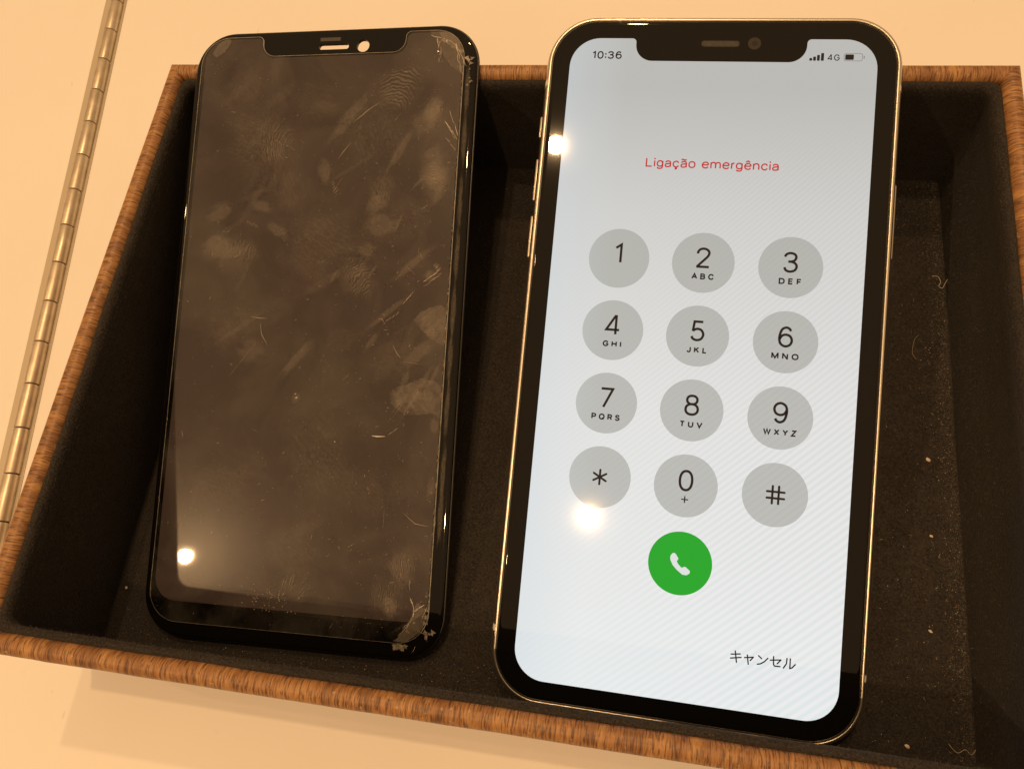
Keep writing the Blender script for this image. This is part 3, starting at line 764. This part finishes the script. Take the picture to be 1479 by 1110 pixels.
# finger marks as thin films on the protector
def film_mat(name, kind, amount, col=(0.52, 0.46, 0.38)):
    t = MT(name)
    uv = t.new('ShaderNodeTexCoord'); oi = t.new('ShaderNodeObjectInfo')
    sep = t.new('ShaderNodeSeparateXYZ'); 
    mp = t.new('ShaderNodeMapping'); mp.inputs['Location'].default_value = (-.5, -.5, 0); t.l.new(uv.outputs['UV'], mp.inputs[0])
    cen = mp.outputs[0]
    ln = t.new('ShaderNodeVectorMath', operation='LENGTH'); t.l.new(cen, ln.inputs[0])
    seed = t.new('ShaderNodeCombineXYZ'); t.l.new(t.math('MULTIPLY', oi.outputs['Random'], 37.0), seed.inputs[0]); t.l.new(t.math('MULTIPLY', oi.outputs['Random'], 91.0), seed.inputs[1])
    add = t.new('ShaderNodeVectorMath', operation='ADD'); t.l.new(cen, add.inputs[0]); t.l.new(seed.outputs[0], add.inputs[1])
    n1 = t.noise(add.outputs[0], 3.4, 7, .68); n2 = t.noise(add.outputs[0], 17 if kind == 'ridge' else 24, 8, .80, 1.6)
    r = t.math('ADD', t.math('MULTIPLY', ln.outputs['Value'], 2.0), t.math('MULTIPLY', t.math('SUBTRACT', n1, .5), 2.2))
    mask = t.ramp(r, [(0.15 if kind == 'ridge' else 0.40, 1.0), (0.95, 0.0)])
    mask.node.color_ramp.interpolation = 'EASE'
    hard = t.ramp(t.math('MULTIPLY', ln.outputs['Value'], 2.0), [(.45, 1.0), (.99, 0.0)])
    mask = t.math('MULTIPLY', mask, hard)
    if kind == 'ridge':
        wv = t.new('ShaderNodeTexWave', wave_type='RINGS', rings_direction='Z', wave_profile='SIN')
        wv.inputs['Scale'].default_value = 8.5; wv.inputs['Distortion'].default_value = 8.0
        wv.inputs['Detail'].default_value = 1.0; wv.inputs['Detail Scale'].default_value = 1.1
        # off-centre whorl
        mp2 = t.new('ShaderNodeMapping'); mp2.inputs['Location'].default_value = (.12, .1, 0); mp2.inputs['Scale'].default_value = (1, .8, 1)
        wn_ = t.new('ShaderNodeTexWhiteNoise', noise_dimensions='1D'); t.l.new(oi.outputs['Random'], wn_.inputs['W'])
        off = t.new('ShaderNodeVectorMath', operation='SUBTRACT'); t.l.new(wn_.outputs['Color'], off.inputs[0]); off.inputs[1].default_value = (.5, .5, 0)
        ofs = t.new('ShaderNodeVectorMath', operation='SCALE'); t.l.new(off.outputs[0], ofs.inputs[0]); ofs.inputs[3].default_value = 1.5
        mv = t.new('ShaderNodeVectorMath', operation='ADD'); t.l.new(cen, mv.inputs[0]); t.l.new(ofs.outputs[0], mv.inputs[1])
        t.l.new(mv.outputs[0], mp2.inputs[0]); t.l.new(mp2.outputs[0], wv.inputs['Vector'])
        pat = t.math('MULTIPLY', t.ramp(wv.outputs['Fac'], [(.42, 0.06), (.80, 1.0)]), t.ramp(n2, [(.32, .10), (.66, 1.0)]))
    elif kind == 'solid':
        pat = t.ramp(n2, [(.25, .7), (.7, 1.0)])
    else:
        wv = t.new('ShaderNodeTexWave', wave_type='BANDS', bands_direction='DIAGONAL', wave_profile='SIN')
        wv.inputs['Scale'].default_value = 9.0; wv.inputs['Distortion'].default_value = 9.0; wv.inputs['Detail'].default_value = 2
        t.l.new(add.outputs[0], wv.inputs['Vector'])
        pat = t.math('MULTIPLY', t.ramp(n2, [(.42, .04), (.62, 1.0)]), t.ramp(wv.outputs['Fac'], [(.3, .45), (.8, 1.0)]))
    al = t.math('MULTIPLY', t.math('MULTIPLY', mask, pat), amount, True)
    tr = t.new('ShaderNodeBsdfTransparent'); df = t.new('ShaderNodeBsdfDiffuse'); df.inputs[0].default_value = (*col, 1)
    mx = t.new('ShaderNodeMixShader'); t.l.new(al, mx.inputs[0]); t.l.new(tr.outputs[0], mx.inputs[1]); t.l.new(df.outputs[0], mx.inputs[2])
    t.surf(mx.outputs[0]); return t.m
M_PRINT = film_mat('fingerprint_ridges', 'ridge', 0.26)
M_PRINT2 = film_mat('fingerprint_ridges_strong', 'ridge', 0.48)
M_SMUDGE = film_mat('grease_smudge', 'cloud', 0.10)
M_SMUDGE2 = film_mat('thick_grease_smudge', 'cloud', 0.28)
M_BUBBLE = film_mat('air_gap', 'solid', 0.16)
_dz = [0]
def decal(name, x, y, w, h, rot, mat, parent=prot, z0=PT):
    _dz[0] = (_dz[0] + 1) % 9
    z = z0 + 0.012 + 0.008 * _dz[0]
    a = math.radians(rot); ca, sa = math.cos(a), math.sin(a); n = 28
    pts = []; uvs = []
    for k in range(n):
        u, v_ = math.cos(2 * math.pi * k / n), math.sin(2 * math.pi * k / n)
        px, py = u * w / 2, v_ * h / 2
        pts.append((x + px * ca - py * sa, -y + px * sa + py * ca, z)); uvs.append((.5 + u / 2, .5 + v_ / 2))
    # keep inside the sheet
    pts = [(min(max(p[0], PXL + .15), PXR - .15), min(max(p[1], PYB + .15), PYT - .15), z) for p in pts]
    me = mesh(pts, [tuple(range(n))])
    ul = me.uv_layers.new(name='UVMap')
    for lp in me.loops: ul.data[lp.index].uv = uvs[lp.vertex_index]
    return link(name, me, mat, parent)
# (x, y down, width, height, turn)
for a in [(17.3, -58.5, 17, 20, -20), (-20.5, -17, 19, 13, 14), (26.5, -37, 9, 15, 5), (15, -33, 10, 15, -5), (11, -12, 13, 17, 20), (23.0, 60.5, 11, 15, 12),
          (-13, -45, 14, 18, 25), (-14.5, 6, 12, 9, -25), (27.5, -50, 10, 14, 0), (2, 60.0, 13, 12, 10)]:
    decal('fingerprint', *a, M_PRINT)
for a in [(26.3, 54.0, 9.5, 13, 8), (-26.0, -19.0, 13, 9, 10), (28.4, -12.6, 5.0, 4.2, 30), (24.0, 62.5, 5, 8, 20)]:
    decal('fingerprint', *a, M_PRINT2)
for a in [(-18, -45, 22, 26, 30), (12, -47, 20, 24, -20), (0, -20, 26, 22, 10), (-20, 0, 20, 16, 0), (22, -25, 18, 18, 40), (16, 38, 18, 16, 0), (-4, -55, 20, 14, 10),
          (20, 8, 16, 14, 30), (-22, -60, 14, 16, 0), (-18, 38, 22, 16, 15), (4, 30, 22, 30, 0), (26, 36, 12, 14, 0), (-8, -33, 18, 14, -30), (8, 3, 13, 9, 25), (-2, 52, 26, 16, 0)]:
    decal('smudge', *a, M_SMUDGE)
for a in [(29.4, -1.3, 9.5, 8.5, -25), (27.0, 16.2, 12.5, 8.8, -10), (23.2, 15.3, 4.5, 5.5, 0), (24.0, -49.0, 8, 9, 20), (-25.6, -27.5, 10, 6, 25), (-21.5, -17.5, 12, 4, 12), (15.5, -24.5, 11, 9, 0),
          (28.6, -36.5, 7.5, 6, 40), (0.5, -37.5, 5, 9, 15), (31.8, 36.0, 2.6, 7, 0), (-2.2, 17.0, 3.0, 3.4, 0), (-10.5, -23.0, 9, 4, -35), (-15, -29, 8, 4, -20), (14.0, -29.5, 8, 7, 30), (12.5, -18.5, 6, 5, 0), (31.6, 22, 3, 5, 0)]:
    decal('smudge', *a, M_SMUDGE2)
rs = random.Random(11)
for k in range(26):
    x = rs.uniform(-30, 30); y = rs.uniform(-66, 66)
    if rs.random() < .55: x = abs(x) * .9 + 2; y = y * .6 - 22
    decal('smudge', x, y, rs.uniform(10, 24), rs.uniform(1.5, 5), rs.uniform(20, 70), M_SMUDGE2 if k % 4 == 0 else M_SMUDGE)
for k in range(9):
    x = rs.uniform(4, 31); y = rs.uniform(-60, 20)
    decal('smudge', x, y, rs.uniform(2.5, 8), rs.uniform(1.0, 3.2), rs.uniform(0, 90), M_SMUDGE2)
# patches with a crisp outline: air caught under the sheet and pressed finger tips
def gap_mat(name, a0, a1, sc):
    t = MT(name); v = t.coord()
    al = t.ramp(t.noise(v, sc, 6, .7, .6), [(.32, a0), (.68, a1)])
    tr = t.new('ShaderNodeBsdfTransparent'); df = t.new('ShaderNodeBsdfDiffuse'); df.inputs[0].default_value = (.56, .50, .43, 1)
    mx = t.new('ShaderNodeMixShader'); t.l.new(al, mx.inputs[0]); t.l.new(tr.outputs[0], mx.inputs[1]); t.l.new(df.outputs[0], mx.inputs[2]); t.surf(mx.outputs[0]); return t.m
M_GAP = gap_mat('air_gap_patch', .10, .17, 260); M_GAP2 = gap_mat('air_gap_fan', .05, .12, 420); M_TIP = gap_mat('pressed_finger_tip', .015, .15, 380)
def patch(name, P, mat, rough=.12, z=PT + .10):
    Q = cat([Vector((p[0], -p[1])) for p in P + P[:1]], 6)[:-1]
    Q = [(min(max(q.x + rs.gauss(0, rough), PXL + .1), PXR - .1), q.y + rs.gauss(0, rough), z) for q in Q]
    me = mesh(Q, [tuple(range(len(Q)))]); bm = bmesh.new(); bm.from_mesh(me)
    bmesh.ops.triangulate(bm, faces=bm.faces[:])
    bmesh.ops.reverse_faces(bm, faces=[f for f in bm.faces if f.normal.z < 0]); bm.to_mesh(me); bm.free()
    return link(name, me, mat, prot)
patch('air_bubble', [(-31.72, -68.34), (-30.68, -70.23), (-28.99, -71.66), (-27.51, -71.9), (-27.11, -71.14), (-27.61, -69.98), (-28.7, -68.68), (-30.11, -67.55), (-31.01, -67.43)], M_GAP, .03)
patch('air_bubble', [(24.51, -71.9), (29.0, -71.6), (31.6, -69.5), (32.8, -65.71), (32.9, -61.62), (29.62, -63.49), (27.06, -67.56), (25.48, -70.44)], M_GAP2, .05)
patch('air_bubble', [(26.5, -71.6), (28.6, -71.5), (31.2, -69.5), (32.4, -66.0), (29.79, -67.93), (27.8, -69.6)], M_GAP, .05, PT + .112)
patch('air_bubble', [(25.4, 69.9), (27.43, 67.63), (29.15, 64.57), (29.82, 61.87), (30.86, 61.38), (32.53, 63.87), (32.2, 65.9), (30.6, 68.0), (28.04, 69.9)], M_GAP, .06)
patch('finger_mark', [(25.16, -1.76), (25.89, -3.2), (29.09, -5.12), (31.97, -5.38), (32.73, -3.16), (32.87, 3.31), (30.02, 2.58), (27.39, 0.43)], M_TIP, .15)
patch('finger_mark', [(20.57, 15.88), (21.69, 14.02), (24.92, 12.69), (28.56, 11.47), (32.79, 13.38), (32.62, 20.15), (30.73, 19.24), (27.07, 19.8), (23.72, 19.15), (21.34, 17.86)], M_TIP, .15)
decal('fingerprint', 28.2, -36.4, 9.6, 14.5, 8, M_PRINT2)
decal('fingerprint', 26.3, -52.2, 6, 10, -15, M_PRINT2)
decal('smudge', 28.2, -36.4, 10, 15, 8, M_SMUDGE); decal('smudge', 27.0, -42.0, 8.5, 4, 35, M_SMUDGE2)
decal('smudge', 26.2, -52.5, 6.5, 9.5, -20, M_SMUDGE2)

# scratches and bright chips
M_SCR = simple('bright_scratch', (0.55, 0.48, 0.38), 0.35, 0, 0.8)
vs = []; fs = []
def sliver(pts, w, z=PT + .11):
    P = [Vector((p[0], -p[1])) for p in pts]
    for i in range(len(P) - 1):
        d = (P[i + 1] - P[i]).normalized(); s = Vector((-d.y, d.x)) * w / 2; b = len(vs)
        w0 = .25 if i == 0 else 1; w1 = .25 if i == len(P) - 2 else 1
        vs.extend([(*(P[i] - s * w0), z), (*(P[i + 1] - s * w1), z + .01), (*(P[i + 1] + s * w1), z + .01), (*(P[i] + s * w0), z)])
        fs.append((b, b + 1, b + 2, b + 3))
for q in [[(6.7, -49.6), (8.6, -51.2), (10, -52.5), (12.9, -54.5)], [(16.9, -49.6), (18.5, -51.8)], [(3.5, -40.5), (5.0, -42.7), (6.4, -44.5)], [(3.0, -32.5), (5.1, -36.1)],
          [(22.7, -14.3), (24.6, -12.7)], [(24.9, -18.4), (26.3, -16.3)], [(23.1, 7.7), (27.0, 8.2)], [(20.5, 4), (21.7, 6), (22.6, 6.9)], [(-12.5, 24.8), (-10.8, 25.5)],
          [(-15.2, -1.9), (-13, -1.5), (-11.1, -1.5)], [(-12.7, -0.3), (-12.1, 2.4), (-10.3, 5.1)], [(-19.3, 12.4), (-13.2, 4.2)], [(21.2, 41.4), (21.2, 45.5)], [(25.7, 41.9), (28.6, 44.1), (31.8, 44.5)],
          [(16.5, -2.0), (17.5, -2.0), (18.1, -1.0)], [(9.0, 12.6), (10.6, 11.0)], [(22, 20), (23.6, 17.5)], [(21.5, 19.5), (23.1, 17.2)]]:
    sliver(q, .065)
def hatch(x, y, n, dx, dy, lx, ly, w):
    for k in range(n):
        e = random.uniform(.5, 1.1); a, b = x + dx * k + random.gauss(0, .08), y + dy * k + random.gauss(0, .08)
        sliver([(a, b), (a + lx * e * .5 + random.gauss(0, .06), b + ly * e * .5 + .05), (a + lx * e, b + ly * e)], w)
hatch(26.6, -10.9, 9, .38, -.30, 1.3, -.75, .07); hatch(27.2, -10.2, 8, .4, -.34, 1.0, -.5, .05); hatch(28.8, -14.6, 6, .22, .22, .9, -.9, .05)
hatch(22.3, -5.6, 6, .35, -.45, .7, -1.0, .06); hatch(18.0, -1.0, 8, .42, -.32, .5, -.7, .04); hatch(29.6, -45.6, 7, .38, .5, .9, .4, .05)
hatch(-18.5, -25.5, 6, .5, .2, .45, 1.0, .028); hatch(-13.2, -45.5, 6, 1.0, .45, .8, .3, .035)
hatch(20.8, 24.8, 4, .5, -.4, .9, -.9, .04); hatch(-1.2, 58.0, 4, .75, -.3, -.7, 3.6, .025)
hatch(2.2, -34.5, 5, .3, .6, .8, -.9, .05)
sliver([(17.0, 25.0), (18.3, 25.1), (20.2, 25.0)], .30)
for k in range(190):
    x = random.uniform(-33, 32); y = random.uniform(-66, 69)
    if random.random() < .35: x = random.uniform(10, 32)
    a = random.gauss(-.8, .9); L_ = random.uniform(.15, 0.9) * (1 if random.random() < .88 else 2.0)
    sliver([(x, y), (x + L_ * math.cos(a) / 2, y + L_ * math.sin(a) / 2 + random.uniform(-.08, .08)), (x + L_ * math.cos(a), y + L_ * math.sin(a))], random.uniform(.02, .055))
for k in range(190):   # wear along the sheet's edges
    y = random.uniform(-66, 66); x = random.choice((PXL + .2, PXR - .22, PXR - .22, PXR - .22)) + random.gauss(0, .07)
    sliver([(x, y), (x + random.uniform(-.2, .2), y + random.uniform(.15, .7))], random.uniform(.06, .16))
o = link('scratches', mesh(vs, fs), M_SCR, prot); o['kind'] = 'stuff'

# dust specks on the sheet
vs = []; fs = []
def speck(x, y, r, z):
    b = len(vs); n = 5; a0 = random.uniform(0, 6)
    for k in range(n):
        q = r * random.uniform(.6, 1.2); vs.append((x + q * math.cos(a0 + k * 1.2566), -y + q * math.sin(a0 + k * 1.2566), z))
    vs.append((x, -y, z + r * .7))
    for k in range(n): fs.append((b + k, b + (k + 1) % n, b + n))
for k in range(1300):
    x = random.uniform(-33.5, 32.2); y = random.uniform(-69, 69)
    if random.random() < .3: x = random.gauss(15, 10)
    if abs(x) < 20 and y < -66: continue
    if not (PXL < x < PXR): continue
    speck(x, y, random.choice((.03, .04, .05, .05, .07)), PT + .1)
for k in range(70):     # crumbs of glue near the lower middle
    t_ = random.random(); x = -8 + random.gauss(0, 2.6) + t_ * 6; y = 62 + random.gauss(0, 1.6) + t_ * 2
    speck(x, y, random.uniform(.05, .13), PT + .1)
for x, y, r in [(-2.0, 17.1, .28), (-2.4, 16.2, .14), (8.2, 26.8, .17), (4.5, 31.5, .12), (16.8, 33, .10)]: speck(x, y, r, PT + .1)
o = link('dust_specks', mesh(vs, fs), M_SCR, prot); o['kind'] = 'stuff'

# chipped corners: raised shards of glass
M_SHARD = None
t = MT('glass_shard'); t.set(Base_Color=(0.30, 0.27, 0.22), Roughness=0.14); t.b.inputs['Specular IOR Level'].default_value = 0.9
sh1 = t.new('ShaderNodeBsdfTransparent'); mx = t.new('ShaderNodeMixShader'); mx.inputs[0].default_value = .55
t.l.new(sh1.outputs[0], mx.inputs[1]); t.l.new(t.b.outputs[0], mx.inputs[2]); t.surf(mx.outputs[0]); M_SHARD = t.m
def shards(cxs, n, z0, smin, smax):
    global vs, fs
    vs = []; fs = []
    for k in range(n):
        x0, y0, x1, y1, sp = random.choice(cxs)
        s = random.random(); x = x0 + (x1 - x0) * s + random.gauss(0, sp); y = y0 + (y1 - y0) * s + random.gauss(0, sp)
        r = random.uniform(smin, smax); b = len(vs); a0 = random.uniform(0, 6.28); m = random.choice((3, 3, 4))
        for q in range(m):
            e = r * random.uniform(.5, 1.5); vs.append((x + e * math.cos(a0 + q * 6.28 / m), -y + e * math.sin(a0 + q * 6.28 / m), z0 + random.uniform(0, .22)))
        fs.append(tuple(range(b, b + m)))
    return mesh(vs, fs)
M_CHIP = gap_mat('crushed_glass', .0, .62, 900)
def chip_patch(P):
    o = patch('chipped_corner', P, M_CHIP, .12, .03); o.parent = dp
chip_patch([(33.0, -70.6), (34.0, -69.6), (34.9, -67.5), (35.3, -64.0), (35.3, -59.0), (34.6, -56.0), (33.8, -58), (33.5, -62.5), (33.2, -66.5)])
chip_patch([(32.2, 68.4), (33.6, 66.9), (34.9, 66.3), (34.9, 68.2), (33.9, 70.2), (33.2, 69.6)])
chip_patch([(25.0, 70.8), (27.8, 70.7), (27.6, 71.9), (26.4, 71.6), (25.5, 72.0)])
o = link('glass_chips', shards([(25.5, -71.2, 31.0, -68.2, .35), (31.0, -69.5, 34.4, -64.5, .5), (34.3, -66, 34.6, -58, .35), (26.0, -71, 27.0, -66, .3)], 34, .15, .12, .62), M_SHARD, dp); o['kind'] = 'stuff'
o = link('glass_chips', shards([(25.8, 68.8, 31.0, 65.0, .6), (31.5, 67.6, 34.2, 67.4, .45), (26, 70.9, 28.4, 70.9, .25), (32.3, 58, 32.3, 66, .12)], 26, .15, .12, .6), M_SHARD, dp); o['kind'] = 'stuff'
# crack lines
vs = []; fs = []
for q in [[(24.5, -70.8), (27, -70.2), (29.5, -69.2), (32, -66.5), (33.4, -63)], [(26.3, -70.4), (27.2, -67), (27.0, -64)], [(30.8, -69), (31.6, -65), (32.6, -61)], [(30.2, -52), (31.8, -49.5), (32.6, -46)],
          [(29.2, -49.5), (31, -47.4), (32.4, -44.8)], [(28.2, 56.5), (28.6, 60), (29.6, 63), (28.2, 66.5), (25, 69.6)], [(29.6, 63), (32, 61.5)], [(31, 67.2), (33.0, 68.0)], [(26.2, 70.4), (26.5, 71.6)], [(30.4, 70.6), (29.9, 72.2)], [(31.5, 64.5), (32.6, 62)]]:
    for j in range(3):
        P = cat([(x + random.gauss(0, .16), y + random.gauss(0, .16)) for x, y in q], 5)
        P = [(p.x + random.gauss(0, .07), p.y + random.gauss(0, .07)) for p in P]
        k0 = 0
        while k0 < len(P) - 1:
            m = random.randint(2, 6)
            if random.random() < .62: sliver(P[k0:k0 + m + 1] if len(P[k0:k0 + m + 1]) > 1 else P[-2:], random.choice((.03, .05, .09)), PT + .13)
            k0 += m
o = link('crack_lines', mesh(vs, fs), M_SCR, dp); o['kind'] = 'stuff'
# dried glue along the bare right margin
M_GLUE = film_mat('dried_glue', 'cloud', 0.34, (.55, .48, .40))
for k in range(9):
    y = -56 + k * 12.5 + random.uniform(-2, 2)
    x = 34.15
    _dz[0] += 1
    n = 24; a = []
    me = None
    z = 0.015 + .008 * (k % 3); pts = []; uvs = []
    for q in range(n):
        u, v_ = math.cos(2 * math.pi * q / n), math.sin(2 * math.pi * q / n)
        pts.append((x + u * .85, -y + v_ * 9, z)); uvs.append((.5 + u / 2, .5 + v_ / 2))
    me = mesh(pts, [tuple(range(n))]); ul = me.uv_layers.new(name='UVMap')
    for lp in me.loops: ul.data[lp.index].uv = uvs[lp.vertex_index]
    link('glue_residue', me, M_GLUE, dp)
link('sensor_window', plate([rr(5.2, .9, .1, 3, -1.0, 71.15)], 0.010), simple('sensor_window', (.05, .042, .036), .3), dp)

# ------------------------------------------------------------------ lint, crumbs and dust in the box
def tube(pts, r, n=6):
    P = [Vector(p) for p in pts]; rings = []
    for i, p in enumerate(P):
        d = (P[min(i + 1, len(P) - 1)] - P[max(i - 1, 0)]).normalized()
        a = d.orthogonal().normalized(); b = d.cross(a)
        q = r * (.45 if i in (0, len(P) - 1) else 1)
        rings.append([tuple(p + (a * math.cos(6.283 * k / n) + b * math.sin(6.283 * k / n)) * q) for k in range(n)])
    return loft(rings, True, True)
def spline(pts, m=8):
    out = []
    for i in range(len(pts) - 1):
        p0 = Vector(pts[max(i - 1, 0)]); p1 = Vector(pts[i]); p2 = Vector(pts[i + 1]); p3 = Vector(pts[min(i + 2, len(pts) - 1)])
        for k in range(m):
            t_ = k / m
            out.append(.5 * ((2 * p1) + (p2 - p0) * t_ + (2 * p0 - 5 * p1 + 4 * p2 - p3) * t_ ** 2 + (3 * p1 - p0 - 3 * p2 + p3) * t_ ** 3))
    out.append(Vector(pts[-1])); return out
o = link('lint_fibre', tube(spline([(93.6, 40.2, 3.6), (94.8, 40.0, 3.9), (95.2, 38.4, 4.2), (94.9, 37.4, 3.9), (95.7, 37.0, 3.8), (96.2, 38.1, 4.3), (96.6, 38.9, 4.8)]), .055), M_LINT)
tag(o, 'curled pale thread of lint at the foot of the right felt wall', 'lint')
o = link('lint_fibre', tube(spline([(90.0, 24.3, 3.4), (89.0, 23.2, 3.7), (88.5, 21.4, 3.6), (88.3, 19.4, 3.6), (89.2, 18.0, 3.3)]), .06), simple('faint_lint', (.26, .21, .15), .8))
tag(o, 'faint curved brown hair lying on felt beside the lit phone', 'lint')
o = link('lint_fibre', tube(spline([(91.5, -64.6, 3.6), (93.0, -66.0, 3.8), (94.5, -65.2, 3.8), (95.6, -66.0, 3.6), (96.4, -64.9, 3.9)]), .06), simple('tan_lint', (.42, .33, .22), .8))
tag(o, 'tangled tan thread of lint in the front right corner of the box', 'lint')
def crumb(x, y, r, z, label, sq=.6):
    bm = bmesh.new(); bmesh.ops.create_icosphere(bm, subdivisions=1, radius=r)
    for v_ in bm.verts:
        v_.co *= random.uniform(.75, 1.2); v_.co.x *= 1.5; v_.co.z *= sq
        v_.co.rotate(Matrix.Rotation(-.6, 3, 'Z')); v_.co += Vector((x, y, z)); v_.co *= MM
    me = bpy.data.meshes.new('cr'); bm.to_mesh(me); bm.free()
    o = link('crumb', me, M_CRUMB); tag(o, label, 'crumb', None); return o
crumb(90.7, -6.2, .42, 3.2, 'largest pale crumb on the felt, halfway down beside the lit phone')
crumb(90.5, -23.4, .30, 3.1, 'small orange crumb on felt below the largest pale crumb')
crumb(89.4, -43.4, .33, 3.1, 'flat yellowish crumb on felt level with the cancel word')
crumb(83.9, -66.2, .42, 3.1, 'dull tan crumb near the front felt wall by the phone corner')
crumb(-93.6, -56.2, .30, 4.2, 'pale crumb alone on dark felt left of the unlit display')
crumb(-95.2, -54.0, .26, 12.0, 'tiny pale speck stuck to the left felt wall near the front') if False else None
vs = []; fs = []
for k in range(1500):
    u = random.random()
    if u < .42: x = BX1 - 4.8 - abs(random.gauss(0, 2.2)); y = random.uniform(BY0 + 5, BY1 - 5)
    elif u < .70: x = random.uniform(75, BX1 - 5); y = random.uniform(BY0 + 5, BY1 - 5)
    elif u < .92: x = random.uniform(-92, 10); y = BY0 + 5 + abs(random.gauss(0, 4))
    else: x = random.uniform(-20, 4); y = random.uniform(BY0 + 5, BY1 - 5)
    speck(x, -y, random.choice((.04, .05, .06, .07, .08, .12)), floor_z(x, y) + random.uniform(.05, .3))
for k in range(120):
    a = random.uniform(0, 6.28); x = BX1 - 5 - abs(random.gauss(0, 6)); y = random.uniform(BY0 + 5, BY1 - 5); L_ = random.uniform(.3, 1.3)
    z = floor_z(x, y) + .25; sliver([(x, -y), (x + L_ * math.cos(a) * .5 + random.uniform(-.15, .15), -y + L_ * math.sin(a) * .5), (x + L_ * math.cos(a), -y + L_ * math.sin(a))], random.uniform(.03, .07), z)
t = MT('felt_dust'); t.set(Base_Color=t.ramp(t.noise(t.coord(), 900, 1), [(.35, (.10, .085, .06)), (.65, (.52, .45, .34))]), Roughness=.8)
o = link('dust', mesh(vs, fs), t.m)
tag(o, 'fine pale dust and lint specks scattered over the black felt floor', 'dust', kind='stuff')
